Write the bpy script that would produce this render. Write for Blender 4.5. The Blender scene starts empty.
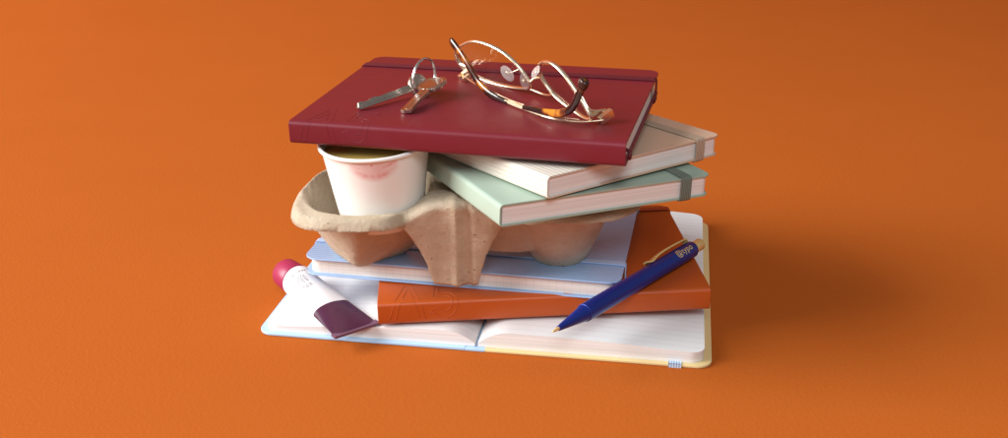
import bpy, bmesh, math, random
from mathutils import Vector, Matrix, noise
from math import sin, cos, pi, radians
random.seed(7)
S = 0.01                       # everything below is written in centimetres
C = bpy.context.scene.collection

# ------------------------------------------------------------------ helpers
def tag(o, label=None, cat=None, group=None, kind=None):
    if label: o['label'] = label
    if cat: o['category'] = cat
    if group: o['group'] = group
    if kind: o['kind'] = kind
    return o

def empty(name, M, label, cat, group=None):
    o = bpy.data.objects.new(name, None)
    o.empty_display_size = 0.02
    C.objects.link(o); o.matrix_world = M
    return tag(o, label, cat, group)

def mk(name, verts, faces, mats, parent=None, smooth=True, mi=None, M=None, bevel=None, autos=None, clean=False):
    me = bpy.data.meshes.new(name)
    me.from_pydata([(v[0]*S, v[1]*S, v[2]*S) for v in verts], [], faces)
    if not isinstance(mats, (list, tuple)): mats = [mats]
    for m in mats: me.materials.append(m)
    if mi:
        for p, k in zip(me.polygons, mi): p.material_index = k
    bm = bmesh.new(); bm.from_mesh(me)
    if clean: bmesh.ops.remove_doubles(bm, verts=bm.verts, dist=1e-6)
    bmesh.ops.recalc_face_normals(bm, faces=bm.faces)
    bm.to_mesh(me); bm.free()
    for p in me.polygons: p.use_smooth = smooth
    if autos is not None:
        me.set_sharp_from_angle(angle=radians(autos))
    o = bpy.data.objects.new(name, me); C.objects.link(o)
    if parent: o.parent = parent
    if M is not None: o.matrix_local = M
    if bevel:
        b = o.modifiers.new('bevel', 'BEVEL'); b.width = bevel*S; b.segments = 2
        b.limit_method = 'ANGLE'; b.angle_limit = radians(40)
    return o

class MB:
    def __init__(s): s.v = []; s.f = []; s.m = []
    def add(s, v, f, m=0):
        n = len(s.v); s.v += [tuple(p) for p in v]; s.f += [tuple(i+n for i in q) for q in f]; s.m += [m]*len(f)
    def box(s, c, d, R=None, m=0):
        v = [Vector(((i-.5)*d[0], (j-.5)*d[1], (k-.5)*d[2])) for i in (0,1) for j in (0,1) for k in (0,1)]
        if R: v = [R @ p for p in v]
        v = [p+Vector(c) for p in v]
        s.add(v, [(0,1,3,2),(4,6,7,5),(0,4,5,1),(2,3,7,6),(0,2,6,4),(1,5,7,3)], m)
    def tube(s, pts, r, n=10, closed=False, m=0, flat=None, cap=True):
        """r: number or list; flat=(direction, factor) squashes the section along a direction"""
        P = [Vector(p) for p in pts]; N = len(P)
        rr = r if isinstance(r, (list, tuple)) else [r]*N
        T = []
        for i in range(N):
            a = P[(i-1) % N] if closed or i > 0 else P[i]; b = P[(i+1) % N] if closed or i < N-1 else P[i]
            T.append((b-a).normalized())
        u = T[0].orthogonal().normalized(); rings = []
        for i in range(N):
            u = (u-T[i]*u.dot(T[i])).normalized(); w = T[i].cross(u)
            if flat:
                u0 = flat[0]-T[i]*flat[0].dot(T[i])
                if u0.length > 1e-4:
                    u0.normalize(); u = u0; w = T[i].cross(u)
            k = flat[1] if flat else 1
            rings.append([P[i]+u*(cos(2*pi*j/n)*rr[i]*k)+w*(sin(2*pi*j/n)*rr[i]) for j in range(n)])
        v = [p for g in rings for p in g]; f = []
        for i in range(N if closed else N-1):
            a = i*n; b = ((i+1) % N)*n
            if closed and i == N-1:          # match the seam
                best = min(range(n), key=lambda k: (rings[-1][0]-rings[0][k]).length)
                for j in range(n): f.append((a+j, a+(j+1) % n, (j+1+best) % n, (j+best) % n))
            else:
                for j in range(n): f.append((a+j, a+(j+1) % n, b+(j+1) % n, b+j))
        if cap and not closed: f += [tuple(range(n))[::-1], tuple(range((N-1)*n, N*n))]
        s.add(v, f, m)
    def lathe(s, prof, n=48, M=None, m=0, mats=None):
        """prof: list of (r,z)"""
        v = []
        for r, z in prof:
            for j in range(n): v.append(Vector((r*cos(2*pi*j/n), r*sin(2*pi*j/n), z)))
        if M: v = [M @ p for p in v]
        k = len(s.v); s.v += [tuple(p) for p in v]
        for i in range(len(prof)-1):
            for j in range(n):
                s.f.append((k+i*n+j, k+i*n+(j+1) % n, k+(i+1)*n+(j+1) % n, k+(i+1)*n+j)); s.m.append(mats[i] if mats else m)
    def build(s, name, mats, parent=None, **k):
        return mk(name, s.v, s.f, mats, parent, mi=s.m, **k)

def spline(pts, n=8, closed=False):
    P = [Vector(p) for p in pts]; out = []; N = len(P)
    for i in range(N if closed else N-1):
        g = lambda k: P[k % N] if closed else P[max(0, min(N-1, k))]
        a, b, c, d = g(i-1), g(i), g(i+1), g(i+2)
        for j in range(n):
            t = j/n
            out.append(.5*((2*b)+(c-a)*t+(2*a-5*b+4*c-d)*t*t+(3*b-a-3*c+d)*t**3))
    if not closed: out.append(P[-1])
    return out

# ------------------------------------------------------------------ materials
def nt(name):
    m = bpy.data.materials.new(name); m.use_nodes = True
    t = m.node_tree; b = t.nodes['Principled BSDF']
    return m, t, b
def N(t, kind, **k):
    n = t.nodes.new(kind)
    for a, v in k.items():
        if a in n.inputs: n.inputs[a].default_value = v
        else: setattr(n, a, v)
    return n
def L(t, a, b): t.links.new(a, b)
def rgba(c): return (c[0], c[1], c[2], 1)

def base(name, col, rough=.5, var=.12, vscale=30, bump=.1, bscale=900, bdist=.0002, metal=0, spec=.5, coat=0, sheen=0, detail=4, rvar=.1):
    m, t, b = nt(name)
    tc = N(t, 'ShaderNodeTexCoord')
    n1 = N(t, 'ShaderNodeTexNoise', Scale=vscale, Detail=6.0, Roughness=.6); L(t, tc.outputs['Object'], n1.inputs['Vector'])
    r = N(t, 'ShaderNodeMix', data_type='RGBA')
    r.inputs[6].default_value = rgba([c*(1-var) for c in col]); r.inputs[7].default_value = rgba([min(1, c*(1+var)) for c in col])
    L(t, n1.outputs['Fac'], r.inputs[0]); L(t, r.outputs[2], b.inputs['Base Color'])
    mr = N(t, 'ShaderNodeMapRange'); mr.inputs[3].default_value = max(0, rough-rvar); mr.inputs[4].default_value = rough+rvar
    n3 = N(t, 'ShaderNodeTexNoise', Scale=vscale*2.7, Detail=5.0); L(t, tc.outputs['Object'], n3.inputs['Vector'])
    L(t, n3.outputs['Fac'], mr.inputs[0]); L(t, mr.outputs[0], b.inputs['Roughness'])
    b.inputs['Metallic'].default_value = metal; b.inputs['Specular IOR Level'].default_value = spec
    b.inputs['Coat Weight'].default_value = coat; b.inputs['Sheen Weight'].default_value = sheen
    if bump:
        n2 = N(t, 'ShaderNodeTexNoise', Scale=bscale, Detail=float(detail), Roughness=.6); L(t, tc.outputs['Object'], n2.inputs['Vector'])
        bp = N(t, 'ShaderNodeBump', Strength=bump, Distance=bdist); L(t, n2.outputs['Fac'], bp.inputs['Height']); L(t, bp.outputs[0], b.inputs['Normal'])
    m['col'] = r.name if False else 0
    return m

def pages(name, col, ticks=None, spacing=.5):
    """paper block: edge lines by height in object space, optional grid-rule ticks bleeding to the edge"""
    m, t, b = nt(name)
    tc = N(t, 'ShaderNodeTexCoord'); sx = N(t, 'ShaderNodeSeparateXYZ'); L(t, tc.outputs['Object'], sx.inputs[0])
    mp = N(t, 'ShaderNodeMapping'); mp.inputs['Scale'].default_value = (5, 5, 1500); L(t, tc.outputs['Object'], mp.inputs[0])
    n1 = N(t, 'ShaderNodeTexNoise', Scale=1.0, Detail=5.0, Roughness=.7); L(t, mp.outputs[0], n1.inputs['Vector'])
    r = N(t, 'ShaderNodeValToRGB'); r.color_ramp.elements[0].position = .3; r.color_ramp.elements[1].position = .62
    r.color_ramp.elements[0].color = rgba([c*.74 for c in col]); r.color_ramp.elements[1].color = rgba(col)
    L(t, n1.outputs['Fac'], r.inputs[0]); out = r.outputs[0]
    if ticks:
        w = N(t, 'ShaderNodeMath', operation='DIVIDE'); w.inputs[1].default_value = spacing*S; L(t, sx.outputs[ticks[0]], w.inputs[0])
        fr = N(t, 'ShaderNodeMath', operation='FRACT'); L(t, w.outputs[0], fr.inputs[0])
        lt = N(t, 'ShaderNodeMath', operation='LESS_THAN'); lt.inputs[1].default_value = .1; L(t, fr.outputs[0], lt.inputs[0])
        mu = N(t, 'ShaderNodeMath', operation='MULTIPLY'); mu.inputs[1].default_value = ticks[1]; L(t, lt.outputs[0], mu.inputs[0])
        mx = N(t, 'ShaderNodeMix', data_type='RGBA'); mx.inputs[7].default_value = (.35, .38, .48, 1)
        L(t, mu.outputs[0], mx.inputs[0]); L(t, out, mx.inputs[6]); out = mx.outputs[2]
    L(t, out, b.inputs['Base Color']); b.inputs['Roughness'].default_value = .75
    b.inputs['Specular IOR Level'].default_value = .3
    bp = N(t, 'ShaderNodeBump', Strength=.35, Distance=.0003); L(t, n1.outputs['Fac'], bp.inputs['Height']); L(t, bp.outputs[0], b.inputs['Normal'])
    return m

def ribbed(name, col, axis, period, depth=.6, dark=.75, rough=.5, dist=.0004, spec=.5, duty=None):
    """fine parallel ribs across one object axis (period in cm)"""
    m, t, b = nt(name)
    tc = N(t, 'ShaderNodeTexCoord'); sx = N(t, 'ShaderNodeSeparateXYZ'); L(t, tc.outputs['Object'], sx.inputs[0])
    mu = N(t, 'ShaderNodeMath', operation='MULTIPLY'); mu.inputs[1].default_value = 2*pi/(period*S); L(t, sx.outputs[axis], mu.inputs[0])
    sn = N(t, 'ShaderNodeMath', operation='SINE'); L(t, mu.outputs[0], sn.inputs[0])
    mr = N(t, 'ShaderNodeMapRange'); mr.inputs[1].default_value = -1 if duty is None else duty; L(t, sn.outputs[0], mr.inputs[0])
    n1 = N(t, 'ShaderNodeTexNoise', Scale=40.0, Detail=6.0); L(t, tc.outputs['Object'], n1.inputs['Vector'])
    v = N(t, 'ShaderNodeMix', data_type='RGBA'); v.inputs[6].default_value = rgba([c*.93 for c in col]); v.inputs[7].default_value = rgba([min(1, c*1.07) for c in col]); L(t, n1.outputs['Fac'], v.inputs[0])
    d = N(t, 'ShaderNodeMix', data_type='RGBA'); d.inputs[7].default_value = rgba([c*dark for c in col])
    L(t, v.outputs[2], d.inputs[6]); L(t, mr.outputs[0], d.inputs[0]); L(t, d.outputs[2], b.inputs['Base Color'])
    b.inputs['Roughness'].default_value = rough; b.inputs['Specular IOR Level'].default_value = spec
    iv = N(t, 'ShaderNodeMath', operation='SUBTRACT'); iv.inputs[0].default_value = 1; L(t, mr.outputs[0], iv.inputs[1])
    bp = N(t, 'ShaderNodeBump', Strength=depth, Distance=dist); L(t, iv.outputs[0], bp.inputs['Height']); L(t, bp.outputs[0], b.inputs['Normal'])
    return m

M_red   = base('burgundy leatherette', (.165, .012, .023), .40, .06, 25, .12, 1400, spec=.45)
M_rede  = base('burgundy elastic', (.11, .006, .016), .6, .06, 25, .3, 1800)
M_or    = base('orange leatherette', (.50, .088, .012), .42, .06, 25, .12, 1400, spec=.4)
M_ore   = base('orange elastic', (.42, .055, .008), .6, .06, 25, .3, 1800)
M_sage  = base('sage leatherette', (.38, .49, .40), .5, .04, 25, .12, 1400)
M_sagee = ribbed('sage elastic', (.22, .27, .22), 0, .13, .9, .6, .7)
M_tan   = base('tan leatherette', (.66, .47, .34), .45, .04, 25, .12, 1400)
M_cream = ribbed('ribbed cream cloth', (.72, .67, .58), 0, .34, .35, .94, .6, .0008, duty=.2)
M_creamz = ribbed('ribbed cream spine', (.72, .67, .58), 2, .30, .35, .94, .6, .0008, duty=.2)
M_tane  = ribbed('tan elastic', (.62, .46, .33), 0, .13, .9, .7, .7)
M_blue  = ribbed('ribbed pale blue cover', (.38, .56, .86), 0, .30, .6, .76, .32, .0005, spec=.6, duty=.1)
M_bluep = base('pale blue leatherette', (.46, .68, .92), .4, .04, 25, .1, 1400)
M_bluee = base('pale blue elastic', (.46, .60, .86), .5, .04, 25, .3, 1800)
M_yel   = base('cream yellow leatherette', (.80, .62, .30), .45, .04, 25, .1, 1400)
M_pgp   = pages('page edges', (.93, .90, .87))
M_pgw   = pages('white page edges', (.92, .92, .90))
M_pgg   = pages('squared page edges', (.92, .87, .80), ticks=('Y', .12), spacing=.5)
M_silver = base('nickel', (.54, .46, .39), .3, .08, 120, .03, 400, metal=1)
M_ring  = base('steel ring', (.72, .72, .72), .22, .05, 120, 0, metal=1)
M_gold  = base('gold metal', (.98, .80, .58), .3, .04, 60, 0, metal=1)
M_gold2 = base('brushed gold', (.88, .62, .24), .4, .05, 60, .05, 800, metal=.35)
M_white = base('white plastic', (.86, .83, .84), .35, .02, 40, .02, 400)
M_pink  = base('raspberry plastic', (.37, .026, .085), .4, .05, 60, .05, 600)
M_plum  = base('plum plastic', (.075, .018, .048), .3, .15, 40, .1, 120, bdist=.001)
M_ink   = base('grey ink', (.14, .13, .16), .6, .05, 60, 0)
M_navy  = base('navy metal', (.010, .030, .27), .35, .1, 60, .05, 900, metal=.35, spec=.6)
M_tea   = base('milky tea', (.62, .43, .11), .15, .1, 60, 0)

def mat_pulp():
    m, t, b = nt('moulded paper pulp')
    tc = N(t, 'ShaderNodeTexCoord')
    n1 = N(t, 'ShaderNodeTexNoise', Scale=45.0, Detail=8.0, Roughness=.65); L(t, tc.outputs['Object'], n1.inputs['Vector'])
    r = N(t, 'ShaderNodeValToRGB'); r.color_ramp.elements[0].position = .3; r.color_ramp.elements[1].position = .7
    r.color_ramp.elements[0].color = (.63, .50, .35, 1); r.color_ramp.elements[1].color = (.80, .68, .52, 1)
    L(t, n1.outputs['Fac'], r.inputs[0])
    v = N(t, 'ShaderNodeTexNoise', Scale=420.0, Detail=4.0); L(t, tc.outputs['Object'], v.inputs['Vector'])
    r2 = N(t, 'ShaderNodeValToRGB'); r2.color_ramp.elements[0].position = .66; r2.color_ramp.elements[1].position = .74
    L(t, v.outputs['Fac'], r2.inputs[0])
    mx = N(t, 'ShaderNodeMix', data_type='RGBA'); mx.inputs[7].default_value = (.30, .19, .11, 1)
    L(t, r2.outputs[0], mx.inputs[0]); L(t, r.outputs[0], mx.inputs[6]); L(t, mx.outputs[2], b.inputs['Base Color'])
    b.inputs['Roughness'].default_value = .95; b.inputs['Specular IOR Level'].default_value = .15
    n2 = N(t, 'ShaderNodeTexNoise', Scale=210.0, Detail=9.0, Roughness=.78); L(t, tc.outputs['Object'], n2.inputs['Vector'])
    bp = N(t, 'ShaderNodeBump', Strength=1.0, Distance=.003); L(t, n2.outputs['Fac'], bp.inputs['Height'])
    L(t, bp.outputs[0], b.inputs['Normal'])
    return m
M_pulp = mat_pulp()

def mat_paper_backdrop():
    m, t, b = nt('orange backdrop paper')
    tc = N(t, 'ShaderNodeTexCoord')
    mp = N(t, 'ShaderNodeMapping'); mp.inputs['Scale'].default_value = (1, 1.5, 1); L(t, tc.outputs['Object'], mp.inputs[0])
    n1 = N(t, 'ShaderNodeTexNoise', Scale=5.0, Detail=7.0, Roughness=.6); L(t, mp.outputs[0], n1.inputs['Vector'])
    n0 = N(t, 'ShaderNodeTexNoise', Scale=240.0, Detail=4.0, Roughness=.7); L(t, tc.outputs['Object'], n0.inputs['Vector'])
    ad = N(t, 'ShaderNodeMath', operation='ADD'); L(t, n1.outputs['Fac'], ad.inputs[0])
    m3 = N(t, 'ShaderNodeMath', operation='MULTIPLY'); m3.inputs[1].default_value = .35; L(t, n0.outputs['Fac'], m3.inputs[0]); L(t, m3.outputs[0], ad.inputs[1])
    r = N(t, 'ShaderNodeMapRange'); r.inputs[1].default_value = .3; r.inputs[2].default_value = 1.05; L(t, ad.outputs[0], r.inputs[0])
    mx = N(t, 'ShaderNodeMix', data_type='RGBA'); mx.inputs[6].default_value = (.465, .108, .015, 1); mx.inputs[7].default_value = (.49, .116, .017, 1)
    L(t, r.outputs[0], mx.inputs[0]); L(t, mx.outputs[2], b.inputs['Base Color'])
    b.inputs['Roughness'].default_value = .8; b.inputs['Specular IOR Level'].default_value = .06
    n2 = N(t, 'ShaderNodeTexNoise', Scale=380.0, Detail=6.0, Roughness=.6); L(t, tc.outputs['Object'], n2.inputs['Vector'])
    b1 = N(t, 'ShaderNodeBump', Strength=.45, Distance=.0006); L(t, n2.outputs['Fac'], b1.inputs['Height'])
    n3 = N(t, 'ShaderNodeTexNoise', Scale=3.5, Detail=2.0); L(t, mp.outputs[0], n3.inputs['Vector'])
    b2 = N(t, 'ShaderNodeBump', Strength=.12, Distance=.010); L(t, n3.outputs['Fac'], b2.inputs['Height']); L(t, b1.outputs[0], b2.inputs['Normal'])
    L(t, b2.outputs[0], b.inputs['Normal'])
    return m

def mat_tortoise():
    m, t, b = nt('tortoiseshell acetate')
    tc = N(t, 'ShaderNodeTexCoord')
    n1 = N(t, 'ShaderNodeTexNoise', Scale=62.0, Detail=2.0, Roughness=.5); L(t, tc.outputs['Object'], n1.inputs['Vector'])
    r = N(t, 'ShaderNodeValToRGB'); e = r.color_ramp.elements
    e[0].position = .50; e[0].color = (.020, .005, .003, 1); e[1].position = .66; e[1].color = (.58, .21, .02, 1)
    k = e.new(.58); k.color = (.14, .025, .005, 1)
    L(t, n1.outputs['Fac'], r.inputs[0]); L(t, r.outputs[0], b.inputs['Base Color'])
    b.inputs['Roughness'].default_value = .12; b.inputs['Coat Weight'].default_value = .5
    return m
M_tort = mat_tortoise()
M_dark = base('dark acetate', (.035, .012, .010), .2, .3, 60, 0)

def mat_lens(name, tint, op=.07):
    m, t, b = nt(name); t.nodes.remove(b)
    tr = N(t, 'ShaderNodeBsdfTransparent'); tr.inputs[0].default_value = rgba(tint)
    gl = N(t, 'ShaderNodeBsdfGlossy'); gl.inputs['Roughness'].default_value = .03
    fr = N(t, 'ShaderNodeFresnel'); fr.inputs[0].default_value = 1.5
    ad = N(t, 'ShaderNodeMath', operation='ADD'); ad.inputs[1].default_value = op; ge = N(t, 'ShaderNodeNewGeometry'); iv = N(t, 'ShaderNodeMath', operation='SUBTRACT'); iv.inputs[0].default_value = 1; L(t, ge.outputs['Backfacing'], iv.inputs[1])
    m2 = N(t, 'ShaderNodeMath', operation='MULTIPLY'); L(t, fr.outputs[0], m2.inputs[0]); L(t, iv.outputs[0], m2.inputs[1]); L(t, m2.outputs[0], ad.inputs[0])
    mx = N(t, 'ShaderNodeMixShader'); L(t, ad.outputs[0], mx.inputs[0]); L(t, tr.outputs[0], mx.inputs[1]); L(t, gl.outputs[0], mx.inputs[2])
    L(t, mx.outputs[0], t.nodes['Material Output'].inputs[0])
    return m
M_lens = mat_lens('clear lens', (.98, .975, .97), .05)
M_pad = mat_lens('silicone nose pad', (.96, .93, .92), .10)
t_ = M_pad.node_tree; d_ = N(t_, 'ShaderNodeBsdfDiffuse'); d_.inputs[0].default_value = (.9, .86, .85, 1); x_ = N(t_, 'ShaderNodeMixShader'); x_.inputs[0].default_value = .22
q_ = t_.nodes['Material Output'].inputs[0].links[0].from_socket; L(t_, q_, x_.inputs[1]); L(t_, d_.outputs[0], x_.inputs[2]); L(t_, x_.outputs[0], t_.nodes['Material Output'].inputs[0])

# ------------------------------------------------------------------ setting: one sheet of orange paper sweeping up far behind
def backdrop():
    v = []; f = []
    prof = [(-60, 0), (20, 0), (80, 0), (160, 0), (230, 0)] + [(230+60*sin(a), 60-60*cos(a)) for a in [radians(9*i) for i in range(1, 11)]] + [(290, 120), (290, 240)]
    xs = [-260+20*i for i in range(27)]
    for y, z in prof:
        for x in xs: v.append((x, y, z))
    n = len(xs)
    for i in range(len(prof)-1):
        for j in range(n-1): f.append((i*n+j, i*n+j+1, (i+1)*n+j+1, (i+1)*n+j))
    o = mk('backdrop', v, f, mat_paper_backdrop(), smooth=True)
    tag(o, kind='structure')
backdrop()

# ------------------------------------------------------------------ notebooks
def Rz(a): return Matrix.Rotation(a, 4, 'Z')
def book_matrix(q, mode):
    """q = x,y,z,yaw,tilt_x,tilt_y,w,d,t of the box that was measured; returns matrix of canonical frame
    (x away from the spine, y along the spine, z up, origin at base centre) and sizes W, Ln, T"""
    x, y, z, yaw, tx, ty, w, d, t = q
    B = Matrix.Translation((x*S, y*S, z*S)) @ Rz(yaw) @ Matrix.Rotation(radians(ty), 4, 'Y') @ Matrix.Rotation(radians(tx), 4, 'X')
    if mode == 'left':  R = Matrix.Identity(4); W, Ln = w, d
    if mode == 'front': R = Matrix.Translation((w*S, 0, 0)) @ Rz(pi/2); W, Ln = d, w
    if mode == 'back':  R = Matrix.Translation((0, d*S, 0)) @ Rz(-pi/2); W, Ln = d, w
    return B @ R @ Matrix.Translation((W/2*S, Ln/2*S, 0)), W, Ln, t

def cover_mesh(W, Ln, T, ct, rc=.75, rs=.28, split=None):
    """closed wrap-round cover: C profile lofted along the spine with rounded fore-edge corners"""
    ys = []
    k = 7
    for i in range(k+1): ys.append(rc*(1-cos(i/k*pi/2)))
    inner = [rc+(Ln-2*rc)*i/12 for i in range(1, 12)]
    ys = ys+inner+[Ln-y for y in ys[::-1]]
    v = []; f = []; mi = []
    rows = []
    for y in ys:
        dd = min(y, Ln-y)
        w = W if dd >= rc else W-rc+math.sqrt(max(0, rc*rc-(rc-dd)**2))
        out = []; inn = []
        xs = [w-(w-rs)*i/10 for i in range(10)]
        if split: xs = [w-(w-split)*i/5 for i in range(5)]+[split-(split-rs)*i/5 for i in range(5)]
        for x in xs: out.append((x, 0)); inn.append((x, ct))
        na = 6
        for i in range(na+1):
            a = -pi/2-i/na*pi/2
            out.append((rs+rs*cos(a), rs+rs*sin(a)))
            ri = max(rs-ct, .04); inn.append((ct+ri+ri*cos(a), ct+ri+ri*sin(a)))
        for i in range(na+1):
            a = pi-i/na*pi/2
            out.append((rs+rs*cos(a), T-rs+rs*sin(a)))
            ri = max(rs-ct, .04); inn.append((ct+ri+ri*cos(a), T-ct-ri+ri*sin(a)))
        for x in xs[::-1]: out.append((x, T)); inn.append((x, T-ct))
        nose1 = [(w+.03, ct*.75), (w+.03, ct*.25)]
        nose2 = [(w+.03, T-ct*.25), (w+.03, T-ct*.75)]
        loop = nose1+out+nose2+inn[::-1]
        rows.append([(x-W/2, y-Ln/2, z) for x, z in loop])
        n_out = len(out)
    n = len(rows[0])
    for r in rows: v += r
    for i in range(len(rows)-1):
        for j in range(n):
            a = i*n+j; b = i*n+(j+1) % n
            f.append((a, b, b+n, a+n))
            mi.append(0)
            if split:
                px = (v[a][0]+v[b][0])/2+W/2; pz = (v[a][2]+v[b][2])/2
                if px < rs*.9 and rs*.5 < pz < T-rs*.5: mi[-1] = 2
                elif px < split: mi[-1] = 1
    # end caps as a strip between outer and inner outline
    for base_i, flip in ((0, False), ((len(rows)-1)*n, True)):
        for j in range(2, 2+n_out-1):
            a = base_i+j; b = base_i+j+1
            ja = n-1-(j-2); jb = n-1-(j-1)
            q = (a, b, base_i+jb, base_i+ja)
            f.append(q); mi.append(0 if not split or (v[a][0]+W/2) > split else 1)
        f.append((base_i+0, base_i+1, base_i+2, base_i+n-1)); mi.append(0)
        e = 2+n_out
        f.append((base_i+e-1, base_i+e, base_i+e+1, base_i+e+2)); mi.append(0)
    return v, f, mi

def rounded_plan(x0, x1, y0, y1, r, k=7, rl=0.02):
    P = []
    def arc(cx, cy, r, a0):
        for i in range(k+1):
            a = a0+i/k*pi/2; P.append((cx+r*cos(a), cy+r*sin(a)))
    arc(x1-r, y0+r, r, -pi/2); arc(x1-r, y1-r, r, 0)
    arc(x0+rl, y1-rl, rl, pi/2); arc(x0+rl, y0+rl, rl, pi)
    return P

def slab(P, z0, z1, nz=6, wob=0.0):
    v = []; f = []; n = len(P)
    for i in range(nz+1):
        z = z0+(z1-z0)*i/nz
        for x, y in P:
            v.append((x, y, z))
    for i in range(nz):
        for j in range(n): f.append((i*n+j, i*n+(j+1) % n, (i+1)*n+(j+1) % n, (i+1)*n+j))
    f.append(tuple(range(n))[::-1]); f.append(tuple(range(nz*n, (nz+1)*n)))
    return v, f

def band(W, Ln, T, x, w, th=.07, slack=0):
    """flat elastic loop round the closed book, parallel to the spine"""
    mb = MB(); g = .025
    def loop(o):
        r = .12+o
        pts = []
        for cx, cz, a0 in ((Ln/2, 0, -pi/2), (Ln/2, T, 0), (-Ln/2, T, pi/2), (-Ln/2, 0, pi)):
            sy = 1 if cx > 0 else -1; sz = 1 if cz > 0 else -1
            for i in range(5):
                a = a0+i/4*pi/2
                pts.append((cx-sy*.1+(r)*cos(a), cz-sz*.1+(r)*sin(a)))
        return pts
    A = loop(g); B = loop(g+th); n = len(A); v = []; f = []
    for xx in (x-w/2, x+w/2):
        for P in (A, B):
            for y, z in P: v.append((xx-W/2, y, z))
    for j in range(n):
        k = (j+1) % n
        f += [(j, k, n+k, n+j), (2*n+j, 3*n+j, 3*n+k, 2*n+k), (n+j, n+k, 3*n+k, 3*n+j), (j, 2*n+j, 2*n+k, k)]
    return v, f

def notebook(q, mode, label, cm, pm, em, elx, elw=.6, ct=.12, split=None, covermats=None, rc=.75, inset=.22, deboss=None, group=None):
    M, W, Ln, T = book_matrix(q, mode)
    root = empty('notebook', M, label, 'notebook', group)
    v, f, mi = cover_mesh(W, Ln, T, ct, rc, split=split)
    mk('cover', v, f, covermats or [cm], root, mi=mi, autos=35, bevel=.02)
    P = rounded_plan(ct+.12-W/2, W/2-inset, inset-Ln/2, Ln/2-inset, rc*.9)
    v, f = slab(P, ct+.004, T-ct-.004)
    mk('page_block', v, f, pm, root, autos=35)
    if em:
        v, f = band(W, Ln, T, elx, elw)
        mk('elastic_band', v, f, em, root, autos=35)
    return root, W, Ln, T

def deboss_letters(root, W, Ln, T, mat, x0, s0, h, sc=1.0, r0=.028):
    """outlined 'A5' stamped over the spine and the front board; u runs left to right, s up the spine then over the board"""
    def wrap(u, s):
        y = Ln/2-u               # seen from the front, left is +y
        r = .28; arc = r*pi/2
        if s < T-r: return Vector((-W/2, y, s))
        if s < T-r+arc:
            a = (s-(T-r))/r; return Vector((-W/2+r-r*cos(a), y, T-r+r*sin(a)))
        return Vector((-W/2+r+(s-(T-r)-arc), y, T))
    mb = MB()
    def stroke(p, r=r0):
        pts = []
        for a, b in zip(p[:-1], p[1:]):
            n = 14
            pts += [(a[0]+(b[0]-a[0])*i/n, a[1]+(b[1]-a[1])*i/n) for i in range(n)]
        pts.append(p[-1])
        mb.tube([wrap(x0+a*sc, s0+b*h) for a, b in pts], r, 6)
    # A: outer outline, inner legs, crossbar
    stroke([(0, 0), (.95, 1), (1.35, 1), (2.3, 0), (1.95, 0), (1.62, .33), (.68, .33), (.35, 0), (0, 0)])
    stroke([(.82, .45), (1.15, .83), (1.5, .45), (.82, .45)])
    # 5
    def arc(cx, cy, rx, ry, a0, a1, n=14): return [(cx+rx*cos(radians(a0+(a1-a0)*i/n)), cy+ry*sin(radians(a0+(a1-a0)*i/n))) for i in range(n+1)]
    stroke([(4.3, 1), (2.95, 1), (2.8, .45)]+arc(3.55, .33, .5, .19, 130, -140)+[(2.75, .17), (2.6, .10)]+arc(3.55, .32, .85, .32, -140, 120)+[(3.2, .85), (4.3, .85), (4.3, 1)])
    mb.build('stamped_lettering', mat, root)

Q_red = (-13.088, 64.742, 13.398, -.25, 1.338, -.67, 20.632, 15.451, 1.457)
Q_or = (-8.105, 63.904, 1.329, .064, .292, -1.147, 21.667, 14.892, 1.562)
Q_bl = (-13.527, 68.166, 2.997, -.193, 0, -.055, 21.366, 14.8, 1.256)
Q_sg = (-.278, 58.142, 10.558, .466, -.137, 2.106, 14.699, 21.0, 1.366)
Q_tn = (2.431, 58.97, 11.959, .676, -.691, 1.687, 14.778, 21.0, 1.341)

red, W, Ln, T = notebook(Q_red, 'front', 'burgundy notebook lying on top of the pile under the keys and glasses', M_red, M_pgw, M_rede, 13.0, .7, rc=.8)
deboss_letters(red, W, Ln, T, M_red, .75, .35, 3.6, r0=.012)
mb = MB()   # ribbon end folded out beside the spine
mb.tube(spline([(-W/2+1.2, -Ln/2+.5, .75), (-W/2+.75, -Ln/2-.06, .75), (-W/2+.55, -Ln/2-.16, .55), (-W/2+.6, -Ln/2-.1, .3)], 5), .12, 8, flat=(Vector((1, 0, 0)), .6))
mb.build('ribbon_marker', M_rede, red)

orange, W, Ln, T = notebook(Q_or, 'front', 'orange notebook between the open notebook and the pale blue one', M_or, M_pgw, M_ore, 13.9, .6, rc=.8)
deboss_letters(orange, W, Ln, T, M_or, .75, .35, 3.6, r0=.023)

blue, W, Ln, T = notebook(Q_bl, 'back', 'pale blue ribbed notebook directly under the cardboard carrier', M_blue, M_pgg, M_bluee, 11.9, .5, covermats=[M_blue], inset=.28, rc=.9)
sage, W, Ln, T = notebook(Q_sg, 'left', 'sage green notebook under the tan one', M_sage, M_pgp, M_sagee, 12.75, .75, inset=.12, rc=.6)
tan, W, Ln, T = notebook(Q_tn, 'left', 'tan notebook with a ribbed cream spine, between the sage and burgundy ones', M_tan, M_pgp, M_tane, 12.75, .75,
                         inset=.12, rc=.6, split=4.2, covermats=[M_tan, M_cream, M_creamz])

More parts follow.
